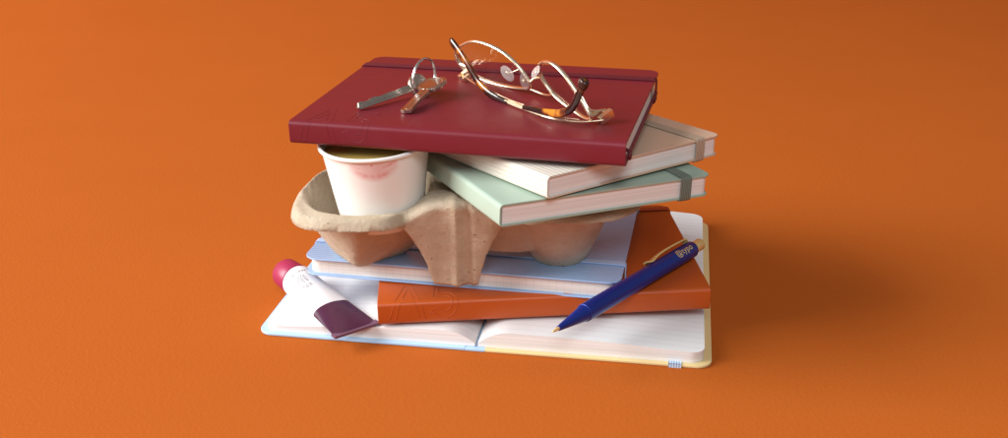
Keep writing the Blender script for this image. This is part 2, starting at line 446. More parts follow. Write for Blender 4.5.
# ------------------------------------------------------------------ open notebook at the bottom
def open_notebook():
    W, D = 29.66, 24.3
    M = Matrix.Translation((-16.35*S, 65.15*S, 0)) @ Rz(-.158) @ Matrix.Translation((W/2*S, D/2*S, 0))
    root = empty('open_notebook', M, 'open notebook with ruled white pages, bottom of the pile on the orange paper', 'notebook')
    c = 14.7
    def board(name, xa, xb, mat, left):
        P = []
        r = 1.0
        if left: P = [(xb, 0), (xb, D)]+[(xa+r+r*cos(a), D-r+r*sin(a)) for a in [pi/2+i/8*pi/2 for i in range(9)]]+[(xa+r+r*cos(a), r+r*sin(a)) for a in [pi+i/8*pi/2 for i in range(9)]]
        else: P = [(xa, D), (xa, 0)]+[(xb-r+r*cos(a), r+r*sin(a)) for a in [-pi/2+i/8*pi/2 for i in range(9)]]+[(xb-r+r*cos(a), D-r+r*sin(a)) for a in [i/8*pi/2 for i in range(9)]]
        v, f = slab([(x-W/2, y-D/2) for x, y in P], .02, .20, 1)
        return mk(name, v, f, mat, root, autos=35, bevel=.04)
    board('cover', 0, 14.0, M_bluep, True)['label'] = 'pale blue left cover board'
    board('cover', 15.3, W, M_yel, False)['label'] = 'cream yellow right cover board'
    v, f = slab([(14.002-W/2, -D/2), (15.298-W/2, -D/2), (15.298-W/2, D/2), (14.002-W/2, D/2)], .03, .18, 1)
    mk('spine', v, f, M_bluep, root, bevel=.02, smooth=False)
    # pages
    def zt_left(x):   # x from outer edge .45 .. 14.6
        t = (x-.45)/14.15
        return .58+.62*math.sin(min(t/.86, 1)*pi/2)**1.4-(.75*((t-.86)/.14)**2 if t > .86 else 0)
    def zt_right(x):
        t = (W-.5-x)/(W-.5-14.8)
        return .92+.42*math.sin(min(t/.8, 1)*pi/2)-(.85*((t-.86)/.14)**2 if t > .86 else 0)
    m, t, b = nt('ruled paper')
    tc = N(t, 'ShaderNodeTexCoord'); sx = N(t, 'ShaderNodeSeparateXYZ'); L(t, tc.outputs['Object'], sx.inputs[0])
    dv = N(t, 'ShaderNodeMath', operation='DIVIDE'); dv.inputs[1].default_value = .7*S; L(t, sx.outputs['Y'], dv.inputs[0])
    fr = N(t, 'ShaderNodeMath', operation='FRACT'); L(t, dv.outputs[0], fr.inputs[0])
    lt = N(t, 'ShaderNodeMath', operation='LESS_THAN'); lt.inputs[1].default_value = .09; L(t, fr.outputs[0], lt.inputs[0])
    mu = N(t, 'ShaderNodeMath', operation='MULTIPLY'); mu.inputs[1].default_value = .45; L(t, lt.outputs[0], mu.inputs[0])
    n1 = N(t, 'ShaderNodeTexNoise', Scale=35.0, Detail=5.0); L(t, tc.outputs['Object'], n1.inputs['Vector'])
    pa = N(t, 'ShaderNodeMix', data_type='RGBA'); pa.inputs[6].default_value = (.85, .87, .88, 1); pa.inputs[7].default_value = (.91, .92, .92, 1); L(t, n1.outputs['Fac'], pa.inputs[0])
    mx = N(t, 'ShaderNodeMix', data_type='RGBA'); mx.inputs[7].default_value = (.62, .62, .66, 1)
    L(t, pa.outputs[2], mx.inputs[6]); L(t, mu.outputs[0], mx.inputs[0]); L(t, mx.outputs[2], b.inputs['Base Color'])
    b.inputs['Roughness'].default_value = .7
    bp = N(t, 'ShaderNodeBump', Strength=.2, Distance=.0006); L(t, n1.outputs['Fac'], bp.inputs['Height']); L(t, bp.outputs[0], b.inputs['Normal'])
    ruled = m
    for side in (0, 1):
        xa, xb = (.45, 14.6) if side == 0 else (14.8, W-.5)
        fn = zt_left if side == 0 else zt_right
        nx, ny = 44, 30; r = .9; v = []; f = []; mi = []
        y0, y1 = .32, D-.32
        def yy(x, s):
            d = (x-xa) if side == 0 else (xb-x)
            cut = r-math.sqrt(max(0, r*r-(r-d)**2)) if d < r else 0
            return (y0+cut)+(y1-y0-2*cut)*s
        X = []
        for i in range(nx+1):
            u = i/nx
            u = 1-cos(u*pi/2) if side == 0 else sin(u*pi/2)
            X.append(xa+(xb-xa)*u)
        nz = 5
        for lv in range(nz+1):
            pass
        # top and bottom sheets
        for x in X:
            for j in range(ny+1):
                y = yy(x, j/ny); v.append((x-W/2, y-D/2, fn(x)+.02*noise.noise(Vector((x*.25, y*.2, side*9)))))
        nt_ = len(v)
        for x in X:
            for j in range(ny+1): y = yy(x, j/ny); v.append((x-W/2, y-D/2, .21))
        g = lambda i, j, k=0: k*nt_+i*(ny+1)+j
        for i in range(nx):
            for j in range(ny):
                f.append((g(i, j), g(i+1, j), g(i+1, j+1), g(i, j+1))); mi.append(0)
                f.append((g(i, j, 1), g(i, j+1, 1), g(i+1, j+1, 1), g(i+1, j, 1))); mi.append(1)
        for i in range(nx):
            for j in (0, ny):
                f.append((g(i, j), g(i+1, j), g(i+1, j, 1), g(i, j, 1))); mi.append(1)
        for j in range(ny):
            for i in (0, nx):
                f.append((g(i, j), g(i, j+1), g(i, j+1, 1), g(i, j, 1))); mi.append(1)
        mk('page_block', v, f, [ruled, M_pgw], root, mi=mi, autos=40)
    # pale blue elastic stretched over the right board, parallel to the spine
    x = W-2.3; w = .8; mb = MB()
    mb.box((x-W/2, 0, .235), (w, D+.12, .05)); mb.box((x-W/2, -D/2-.04, .11), (w, .06, .30)); mb.box((x-W/2, D/2+.04, .11), (w, .06, .30))
    mb.build('elastic_band', ribbed('open notebook elastic', (.52, .68, .90), 0, .16, .9, .8, .6), root, smooth=False)
open_notebook()

# ------------------------------------------------------------------ moulded pulp cup carrier
def carrier():
    ZF = 9.5
    OUT = [(-11.0, 61.55), (-12.3, 62.1), (-13.0, 63.1), (-13.35, 64.6), (-13.4, 66.6), (-13.05, 69.0), (-12.45, 70.9), (-11.4, 72.3), (-9.8, 73.1), (-7, 73.3), (-3, 73.0), (0, 73.0), (6, 73.2),
           (8, 72.4), (8.8, 70.5), (9.0, 67.5), (8.75, 65.4), (8.1, 63.9), (6.6, 62.6), (4.4, 62.1), (2, 62.2), (.9, 62.6), (-.3, 63.3), (-3, 63.6), (-5.6, 63.2), (-6.5, 62.1), (-7.2, 61.6), (-8.5, 61.45)]
    P = [Vector((p[0], p[1])) for p in spline([(a, b, 0) for a, b in OUT], 5, True)]
    n = len(P)
    def sd(x, y):
        q = Vector((x, y)); best = 1e9; bp = None; ins = False
        for i in range(n):
            a, b = P[i], P[(i+1) % n]
            e = b-a; t = max(0, min(1, (q-a).dot(e)/e.length_squared)); c = a+e*t; d = (q-c).length
            if d < best: best = d; bp = c
            if (a.y > y) != (b.y > y) and x < (b.x-a.x)*(y-a.y)/(b.y-a.y)+a.x: ins = not ins
        return (best if ins else -best), bp
    def sup(dx, dy, a, b, p): return (abs(dx/a)**p+abs(dy/b)**p)**(1/p)
    e1 = (.78, .625)
    wells = [   # top centre, half sizes, power | bottom centre, half sizes, power, axis, z
        ((-8.75, 67.3), (3.95, 4.55), 2.5, (-9.0, 69.05), (1.9, 1.4), 8.0, e1, 4.3),
        ((3.3, 68.0), (3.9, 4.9), 2.4, (3.75, 68.5), (1.6, 1.6), 2.0, (1, 0), 4.3),
        ((-.2, 67.0), (2.8, 3.7), 2.4, (.6, 67.4), (2.3, 1.3), 2.0, (1, 0), 5.7)]
    def level(w, x, y):
        (tc, ta, tp, bc, ba, bp_, ax, zb) = w
        def inside(t):
            k = t
            cx = tc[0]+(bc[0]-tc[0])*t; cy = tc[1]+(bc[1]-tc[1])*t
            dx, dy = x-cx, y-cy
            m0 = sup(dx, dy, ta[0]+(ba[0]-ta[0])*k, ta[1]+(ba[1]-ta[1])*k, tp)
            rx, ry = dx*ax[0]+dy*ax[1], -dx*ax[1]+dy*ax[0]
            m1 = sup(rx, ry, ta[0]*1.05+(ba[0]-ta[0]*1.05)*k, ta[1]*1.02+(ba[1]-ta[1]*1.02)*k, bp_)
            return (m0*(1-t)**3+m1*(1-(1-t)**3)) < 1
        if not inside(0): return 0
        if inside(1): return 1
        lo, hi = 0, 1
        for _ in range(12):
            m = (lo+hi)/2
            if inside(m): lo = m
            else: hi = m
        return lo
    def H(x, y, d):
        z = ZF+.10*math.exp(-((d-.45)/.25)**2)
        cen = math.exp(-((x+3.1)/2.75)**6) if y < 66 else 0
        lip = (.62 if x < 0 else .62-.30*min(1, x/3))*(1-cen)
        z -= .10*cen*math.exp(-((d-.45)/.25)**2)
        if d < .42: z -= lip*(1-max(0, d)/.42)**2.2
        # saddle between the cups and a rib running over it
        z += .62*math.exp(-((x+3.2)/2.1)**4)*math.exp(-((y-63.9)/2.6)**4)
        z += .18*math.exp(-((x+3.1)/.35)**2)*math.exp(-((y-63.5)/1.6)**2)
        # dimple where the rim meets the saddle
        z -= .35*math.exp(-(((x+5.9)/.5)**2+((y-62.9)/.45)**2))
        drop = 0
        for w in wells:
            t = level(w, x, y)
            if t > 0:
                e = 1-(1-t)**1.06
                # soften the lip of the hole
                drop = max(drop, (z-w[7])*e)
        z -= drop
        z += .05*noise.noise(Vector((x*.7, y*.7, 3)))+.025*noise.noise(Vector((x*2.3, y*2.3, 7)))
        return z
    st = .16; x0, y0 = -13.8, 61.0; nx = int(23.2/st); ny = int(12.8/st)
    G = {}
    for i in range(nx+1):
        for j in range(ny+1):
            x, y = x0+i*st, y0+j*st; G[i, j] = (x, y)+sd(x, y)
    keep = []
    for i in range(nx):
        for j in range(ny):
            c = [(i, j), (i+1, j), (i+1, j+1), (i, j+1)]
            if any(G[k][2] > 0.02 for k in c): keep.append(c)
    idx = {}; v = []; f = []
    for c in keep:
        q = []
        for k in c:
            if k not in idx:
                x, y, d, bp = G[k]
                if d < 0.02: x, y, d = bp.x, bp.y, 0
                idx[k] = len(v); v.append((x, y, H(x, y, d)))
            q.append(idx[k])
        f.append(tuple(q))
    # front tongue: bends over the front of the saddle and runs down in front of the blue notebook
    Lx = [(9.9, -6.15), (9.4, -6.35), (8.9, -6.2), (8.4, -5.95), (7.6, -5.6), (6.2, -5.1), (5.0, -4.75), (4.2, -4.6), (3.8, -4.5)]
    Rx = [(9.9, .15), (9.4, .25), (8.9, .0), (8.4, -.25), (7.6, -.65), (6.2, -1.15), (5.0, -1.42), (4.2, -1.58), (3.8, -1.65)]
    def interp(Tb, z):
        for (z1, a), (z2, b) in zip(Tb[:-1], Tb[1:]):
            if z2 <= z <= z1: return a+(b-a)*(z1-z)/(z1-z2)
        return Tb[0][1] if z > Tb[0][0] else Tb[-1][1]
    nu = 44; k0 = len(v); nh = len(f); path = list(range(12+8+28))
    def H2(x, y): return H(x, y, 1)+.08
    for a in path:
        for i in range(nu+1):
            u = i/nu; e = (abs(u-.5)*2)
            if a < 12: zn = 9.9
            elif a < 20: zn = 10.0-.6*(a-12)/8
            else: zn = 9.4-5.55*((a-19)/28)
            l, r = interp(Lx, min(zn, 9.9)), interp(Rx, min(zn, 9.9)); x = l+(r-l)*u; w = x+3.0
            z0 = H2(x, 63.25)-.10*e**6
            if a < 12: y = 64.9-.15*a; z = H2(x, y)-.10*e**6; fade = 0
            elif a < 20:
                th = (a-11)/8*radians(80); y = 63.25-.5*sin(th); z = z0-.5*(1-cos(th)); fade = (a-11)/8
            else:
                k = (a-19)/28; zs0 = z0-.5*(1-cos(radians(80))); z = zs0+(3.82-zs0)*k; y = 62.76+1.9*k; fade = 1
            dy = -.24*max(0, 1-abs(w)/.38)+.26*max(0, 1-abs(w-.72)/.42)+.12*math.exp(-((w+.95)/.55)**2)+.12*e**6
            if a > 44: z += .05*noise.noise(Vector((x*1.7, 0, 5)))
            jag = .06*noise.noise(Vector((1.3, z*2.5, 0))) if i in (0, nu) else 0
            v.append((x+jag, y+dy*fade+.05*noise.noise(Vector((x*.8, z*.8, 1))), z))
    for a in range(len(path)-1):
        for i in range(nu):
            p = k0+a*(nu+1)+i; f.append((p, p+1, p+nu+2, p+nu+1))
    o = mk('cup_carrier', [(x+2, y-67, z-4.0) for x, y, z in v], f, M_pulp, None)
    o.location = (-2*S, 67*S, 4.0*S)
    me = o.data; bm = bmesh.new(); bm.from_mesh(me)
    bm.faces.ensure_lookup_table()
    for grp in (bm.faces[:nh], bm.faces[nh:nh+nu*9]):
        if sum(q.normal.z*q.calc_area() for q in grp) < 0:
            for q in (grp if grp[0].index < nh else bm.faces[nh:]): q.normal_flip()
    bm.to_mesh(me); bm.free()
    s = o.modifiers.new('solid', 'SOLIDIFY'); s.thickness = .17*S; s.offset = -1; s.use_quality_normals = True
    sm = o.modifiers.new('smooth', 'SMOOTH'); sm.factor = .5; sm.iterations = 1
    o.modifiers.move(1, 0)
    tag(o, 'brown moulded cardboard cup carrier, torn in half, holding the paper cup', 'cup carrier')
carrier()

# ------------------------------------------------------------------ paper cup
def cup():
    # axis: rim centre (-8.0,66.2,13.28)
    R = Matrix.Rotation(radians(-3), 4, 'Y') @ Matrix.Rotation(radians(2), 4, 'X')
    M = Matrix.Translation((-7.75*S, 66.05*S, 8.0*S)) @ R
    root = empty('paper_cup', M, 'white paper cup of tea with a lipstick print below the rim, standing in the carrier', 'cup')
    h = 5.2
    # body with a painted-on lipstick stain held in an attribute
    n = 220; m = 70; v = []; f = []; stain = []
    for i in range(m+1):
        z = h*i/m; r = 2.62+(3.38-2.62)*z/h
        for j in range(n):
            a = 2*pi*j/n; v.append((r*cos(a), r*sin(a), z))
            # stain: centred slightly left of the camera-facing side, crescent under the rim
            du = (((a-(-pi/2+.06))+pi) % (2*pi)-pi)*r/1.12; dz = ((z-h)+.04)/1.15
            s = 0
            if abs(du) < 2.2 and dz > -2:
                nn = noise.noise(Vector((du*1.8, dz*1.8, 3)))*.5+.5
                n2 = noise.noise(Vector((du*7, dz*4, 8)))*.5+.5
                arc = -.92+.50*(du/1.25)**2
                lo = max(0, 1-abs(dz-arc)/.38)*max(0, 1-(abs(du)/1.45)**4)
                s = lo*(.25+.55*nn)*(.5+.7*n2)
                wash = max(0, 1-((du/1.42)**2+((dz+.38)/.85)**2))**.6*.38
                s = max(s, wash*(.55+.6*nn))+wash*.25
                hi = max(0, 1-abs(dz-(-.34+.30*(du-.8)))/.22)*max(0, 1-((du-.85)/.52)**4)
                s = max(s, hi*(.45+.5*n2))
                hl = max(0, 1-abs(dz-(-.40-.35*(du+.9)))/.16)*max(0, 1-((du+.95)/.35)**4)
                s = max(s, hl*(.3+.4*n2))
                if (du+.10)**2+((dz+.26)*1.1)**2 < .007: s = .95
            stain.append(min(1, s))
    for i in range(m):
        for j in range(n): f.append((i*n+j, i*n+(j+1) % n, (i+1)*n+(j+1) % n, (i+1)*n+j))
    # inner wall + base
    k = len(v)
    prof = [(3.33, h), (3.30, h-.1), (3.17, h-1.2), (2.6, .4), (.02, .4)]
    for r, z in prof:
        for j in range(n): v.append((r*cos(2*pi*j/n), r*sin(2*pi*j/n), z)); stain.append(0)
    for i in range(len(prof)-1):
        for j in range(n): f.append((k+i*n+j, k+i*n+(j+1) % n, k+(i+1)*n+(j+1) % n, k+(i+1)*n+j))
    for j in range(n): f.append((m*n+j, m*n+(j+1) % n, k+(j+1) % n, k+j))
    k2 = len(v); v.append((0, 0, 0)); stain.append(0)
    for j in range(n): f.append((j, (j+1) % n, k2))
    mt, t, b = nt('waxed white paper')
    at = N(t, 'ShaderNodeAttribute', attribute_name='stain')
    mx = N(t, 'ShaderNodeMix', data_type='RGBA'); mx.inputs[6].default_value = (.86, .85, .82, 1); mx.inputs[7].default_value = (.70, .13, .12, 1)
    L(t, at.outputs['Fac'], mx.inputs[0]); L(t, mx.outputs[2], b.inputs['Base Color']); b.inputs['Roughness'].default_value = .38
    tc = N(t, 'ShaderNodeTexCoord'); n1 = N(t, 'ShaderNodeTexNoise', Scale=60.0, Detail=4.0); L(t, tc.outputs['Object'], n1.inputs['Vector'])
    bp = N(t, 'ShaderNodeBump', Strength=.15, Distance=.0008); L(t, n1.outputs['Fac'], bp.inputs['Height']); L(t, bp.outputs[0], b.inputs['Normal'])
    o = mk('cup_body', v, f, mt, root, autos=50)
    a = o.data.attributes.new('stain', 'FLOAT', 'POINT')
    for i, s in enumerate(stain): a.data[i].value = s
    mb = MB(); mb.tube([(3.44*cos(a), 3.44*sin(a), h) for a in [2*pi*i/96 for i in range(96)]], .13, 12, closed=True)
    mb.build('rolled_rim', mt, root)
    mb = MB(); mb.lathe([(3.26, h-.42), (3.1, h-.45), (.01, h-.45)], 64); mb.build('tea', M_tea, root)
cup()

# ------------------------------------------------------------------ pen lying on the orange notebook
def pen():
    a = Vector((2.9, 58.75, 3.6)); b = Vector((13.72, 71.06, 4.03))
    ax = (b-a); Lp = ax.length; ax.normalize()
    zz = Vector((0, 0, 1)); side = ax.cross(zz).normalized(); up = side.cross(ax)
    R = Matrix((side, up, ax)).transposed().to_4x4()      # local z along the pen, y up, x to the right-hand side of it
    M = Matrix.Translation(a*S) @ R
    root = empty('pen', M, 'navy blue click pen with a gold clip lying across the orange notebook', 'pen')
    r = .58
    mb = MB(); mb.lathe([(.10, .55), (.16, .55), (.20, .8), (.34, 1.8), (.46, 2.6), (.52, 3.0), (.535, 3.05), (.535, 3.08), (r, 3.1), (r, 9), (r, Lp-3.3), (r-.015, Lp-3.28), (r-.015, Lp-3.25), (r, Lp-3.23), (r, Lp-1.25), (r-.05, Lp-1.15), (.3, Lp-1.12), (.02, Lp-1.12)], 40)
    mb.build('barrel', M_navy, root, autos=30)
    mb = MB(); mb.lathe([(.02, 0), (.05, .02), (.09, .3), (.12, .6), (.02, .6)], 20); mb.build('nib', M_gold2, root, autos=30)
    mb = MB(); mb.lathe([(.02, Lp-1.13), (.42, Lp-1.13), (.42, Lp-.15), (.36, Lp-.04), (.02, Lp)], 32); mb.build('push_button', M_gold2, root, autos=30)
    # clip along the left-hand upper side
    A = radians(128)                                        # direction round the barrel (0 = right side, 90 = up)
    d = Vector((cos(A), sin(A), 0)); w = Vector((-sin(A), cos(A), 0))
    mb = MB(); prof = [(Lp-1.45, .50, .26), (Lp-1.5, .74, .26), (Lp-2.4, .80, .25), (Lp-3.6, .82, .24), (Lp-4.6, .78, .23), (Lp-5.2, .68, .23), (Lp-5.55, .60, .25), (Lp-5.8, .62, .27), (Lp-6.1, .72, .22)]
    v = []; f = []
    P = spline([(z, o, hw) for z, o, hw in prof], 4)
    for z, o, hw in P:
        for s, t in ((-1, 0), (1, 0), (1, .11), (-1, .11)):
            v.append(d*(o+t)+w*(hw*s)+Vector((0, 0, z)))
    for i in range(len(P)-1):
        for j in range(4): f.append((i*4+j, i*4+(j+1) % 4, i*4+4+(j+1) % 4, i*4+4+j))
    f += [(0, 1, 2, 3), tuple(range(len(v)-4, len(v)))]
    mb.add(v, f); mb.build('clip', M_gold2, root, smooth=True, autos=40)
    # lettering wrapped on the barrel
    cu = bpy.data.curves.new('t', 'FONT'); cu.body = '@typo'; cu.size = .62; cu.offset = .006; cu.space_character = 1.08; cu.resolution_u = 4
    to = bpy.data.objects.new('t', cu); C.objects.link(to); bpy.context.view_layer.update()
    me = bpy.data.meshes.new_from_object(to.evaluated_get(bpy.context.evaluated_depsgraph_get()))
    C.objects.unlink(to); bpy.data.objects.remove(to)
    bm = bmesh.new(); bm.from_mesh(me); bmesh.ops.triangulate(bm, faces=bm.faces)
    bmesh.ops.subdivide_edges(bm, edges=[e for e in bm.edges if e.calc_length() > .12], cuts=2); bmesh.ops.triangulate(bm, faces=bm.faces)
    v = []; 
    for q in bm.verts:
        # text x runs towards the button end, text y runs up round the barrel
        ang = radians(66)+(q.co.y-.25)/r
        v.append((( r+.012)*cos(ang), (r+.012)*sin(ang), Lp-3.55+q.co.x*1.0))
    f = [tuple(x.index for x in fc.verts) for fc in bm.faces]; bm.free()
    mk('lettering', v, f, M_gold2, root, smooth=False)
pen()

# ------------------------------------------------------------------ tube of hand cream
def tube():
    a = Vector((-15.3, 71.0, 1.78)); b = Vector((-9.45, 63.5, 1.66))
    ax = b-a; Lp = ax.length; ax.normalize(); side = ax.cross(Vector((0, 0, 1))).normalized(); up = side.cross(ax)
    M = Matrix.Translation(a*S) @ Matrix((side, up, ax)).transposed().to_4x4()
    root = empty('cream_tube', M, 'white and plum squeeze tube with a raspberry cap lying on the left page', 'tube')
    c0 = 1.45; n = 56; mats = []; v = []; f = []; mi = []
    secs = [(c0, .70, .70, 0), (c0+.02, 1.0, 1.0, 0), (c0+.12, 1.12, 1.12, 0)]
    m = 40
    for i in range(1, m+1):
        t = i/m; z = c0+.12+(Lp-c0-.12)*t
        e = t**1.5
        hw = 1.13+(1.62-1.13)*t**1.15; hh = 1.13*(1-t)**.9+.07
        secs.append((z, hw, hh, -(1.13-hh)*.42))
    for z, hw, hh, dy in secs:
        for j in range(n):
            an = 2*pi*j/n; p = 1.0
            cx, cy = cos(an), sin(an)
            dn = .035*noise.noise(Vector((cx*1.2, cy*1.2, z*.5))) if z > 4 else 0
            v.append((hw*cx, hh*cy+dy+dn, z))
    for i in range(len(secs)-1):
        for j in range(n):
            f.append((i*n+j, i*n+(j+1) % n, (i+1)*n+(j+1) % n, (i+1)*n+j)); mi.append(1 if secs[i][0] > 6.15 else 0)
    f.append(tuple(range(n))[::-1]); mi.append(0); f.append(tuple(range((len(secs)-1)*n, len(secs)*n))); mi.append(1)
    o = mk('tube_body', v, f, [M_white, M_plum], root, mi=mi, autos=60)
    mb = MB(); mb.lathe([(.02, -.25), (.90, -.25), (1.0, -.19), (1.05, -.08), (1.12, 1.38), (1.09, 1.43), (.02, 1.43)], 48)
    mb.build('cap', M_pink, root, autos=40)
    mb = MB()                                             # crimped end
    mb.box((0, -.445, Lp-.16), (3.32, .17, .5)); 
    for i in range(22): mb.box((-1.57+i*.15, -.445, Lp-.16), (.05, .20, .46))
    mb.build('crimped_end', base('plum crimp', (.17, .08, .13), .3, .1, 60, 0), root, smooth=False)
    # small print: broken strokes too fine to read, round the body
    mb = MB(); random.seed(3)
    def hh_at(z):
        for (z1, w1, h1, d1), (z2, w2, h2, d2) in zip(secs[:-1], secs[1:]):
            if z1 <= z <= z2:
                k = (z-z1)/(z2-z1+1e-9); return w1+(w2-w1)*k, h1+(h2-h1)*k, d1+(d2-d1)*k
        return secs[-1][1:]
    def dash(z0, z1, u, hgt):
        pts = []
        for z, uu in ((z0, u-hgt/2), (z1, u-hgt/2), (z1, u+hgt/2), (z0, u+hgt/2)):
            hw, h2, d = hh_at(z); an = radians(60)-uu*1.2
            pts.append((hw*1.008*cos(an), (h2*1.008)*sin(an)+d+.004, z))
        mb.add(pts, [(0, 1, 2, 3)])
    rows = [(1.95, -.62, -.15, .07), (1.95, .05, .5, .07), (2.45, -.35, .12, .05), (2.62, -.35, .28, .05), (2.79, -.35, .15, .05), (2.96, -.35, .25, .05), (3.13, -.35, -.05, .05), (3.5, -.35, .2, .05), (3.67, -.35, .1, .05)]
    for z, ua, ub, hg in rows:
        u = ua
        while u < ub:
            w = random.uniform(.05, .16); w = min(w, ub-u); dash(z+.35, z+.35+hg*1.2, u+w/2, w); u += w+.05
    mb.build('small_print', M_ink, root, smooth=False)
tube()

# ------------------------------------------------------------------ things on the burgundy notebook
BOOK_N = Vector((-.0171053, -.01972486, .99965911)); BOOK_P = Vector((1.04, 70.23, 15.21))
def ztop(x, y): return BOOK_P.z-((x-BOOK_P.x)*BOOK_N.x+(y-BOOK_P.y)*BOOK_N.y)/BOOK_N.z

def keys():
    # each key: shank, bow; flat plates with a grooved profile
    def key(tip, bow, bw, h0, h1, roll, label, round_bow, teeth_side, seed):
        rnd = random.Random(seed)
        a = Vector((tip[0], tip[1], ztop(*tip)+h0)); b = Vector((bow[0], bow[1], ztop(*bow)+h1))
        ax = (b-a); Lk = ax.length; ax.normalize()
        s = Vector((0, 0, 1)).cross(ax).normalized(); up = ax.cross(s)
        Rr = Matrix((ax, s, up)).transposed().to_4x4() @ Matrix.Rotation(radians(roll), 4, 'X')
        M = Matrix.Translation(a*S) @ Rr
        root = empty('key', M, label, 'key', 'keys on the split ring')
        ls = Lk-bw*1.05                                   # shank length
        w = .25 if round_bow else .38
        # blade outline with cuts on one side
        cuts = [(0, -.10), (.12, w-.06), (.3, w)]
        xx = .5
        while xx < ls*.72:
            dcut = rnd.uniform(.02, .10); cuts += [(xx, w-dcut), (xx+.12, w-dcut)]; xx += .3
        cuts += [(ls*.78, w*.9), (ls, w*.9)]
        low = [(0, -.10), (.12, -w), (ls, -w)]
        if teeth_side < 0: cuts = [(p, -q) for p, q in cuts]; low = [(p, -q) for p, q in low]
        cx = ls+bw*.48
        nb = 30; arc = []
        for i in range(nb+1):
            an = pi-.55-i/nb*(2*pi-1.1)
            rx, ry = bw*.56, bw*.56*(1 if round_bow else .9)
            k = (abs(cos(an))**(2.0 if round_bow else 3)+abs(sin(an))**(2.0 if round_bow else 3))**(-1/(2.0 if round_bow else 3))
            arc.append((cx+rx*cos(an)*k, ry*sin(an)*k*(1 if teeth_side > 0 else -1)))
        outline = cuts+arc+low[::-1][:-1]
        th = .11
        bm = bmesh.new()
        vs = [bm.verts.new((p*S, q*S, -th*S)) for p, q in outline]
        fc = bm.faces.new(vs)
        # hole
        ex = bmesh.ops.extrude_face_region(bm, geom=[fc]); nv = [e for e in ex['geom'] if isinstance(e, bmesh.types.BMVert)]
        for q in nv: q.co.z += 2*th*S
        bmesh.ops.recalc_face_normals(bm, faces=bm.faces)
        me = bpy.data.meshes.new('blade'); bm.to_mesh(me); bm.free(); me.materials.append(M_silver)
        o = bpy.data.objects.new('blade', me); C.objects.link(o); o.parent = root
        bv = o.modifiers.new('b', 'BEVEL'); bv.width = .025*S; bv.segments = 2; bv.limit_method = 'ANGLE'
        # milled groove ridge on both faces and raised bow rim with ring hole
        mb = MB()
        mb.box(((ls+.3)/2, -.04*teeth_side, 0), (ls-.2, .14, th*2+.05))
        mb.build('milled_rib', M_silver, root, smooth=False, bevel=.02)
        mb = MB(); mb.tube([(cx+bw*.47*cos(t_), bw*.44*sin(t_), 0) for t_ in [2*pi*i/40 for i in range(40)]], .15, 8, closed=True)
        mb.tube([(cx+bw*.30+.16*cos(t_), .16*sin(t_), 0) for t_ in [2*pi*i/20 for i in range(20)]], .13, 8, closed=True)
        mb.build('bow_rim', M_silver, root)
    key((-9.12, 66.55), (-5.0, 70.6), 1.35, .26, .58, 62, 'long nickel key lying to the left of the split ring', True, 1, 2)
    key((-6.05, 65.55), (-4.25, 70.0), 1.7, .16, 1.0, -8, 'short nickel key pointing at the front edge below the split ring', False, -1, 5)
    r = 1.13; cx, cy = -5.12, 69.55
    base_z = ztop(cx, cy)+.13
    d = Vector((.56, .80, .10)).normalized(); u = Vector((-.05, .05, 1)).normalized()
    c = Vector((cx, cy, base_z+r))
    o = MB()
    pts = []
    for i in range(140):
        an = 2*pi*1.9*i/139-1.2; off = .055*(i/139*2-1)
        pts.append(d*(r*cos(an))+u*(r*sin(an))+d.cross(u)*off)
    o.tube(pts, .072, 8)
    ob = o.build('split_ring', M_ring, None)
    ob.location = c*S
    tag(ob, 'steel split ring standing upright through the two keys', 'key ring')
keys()

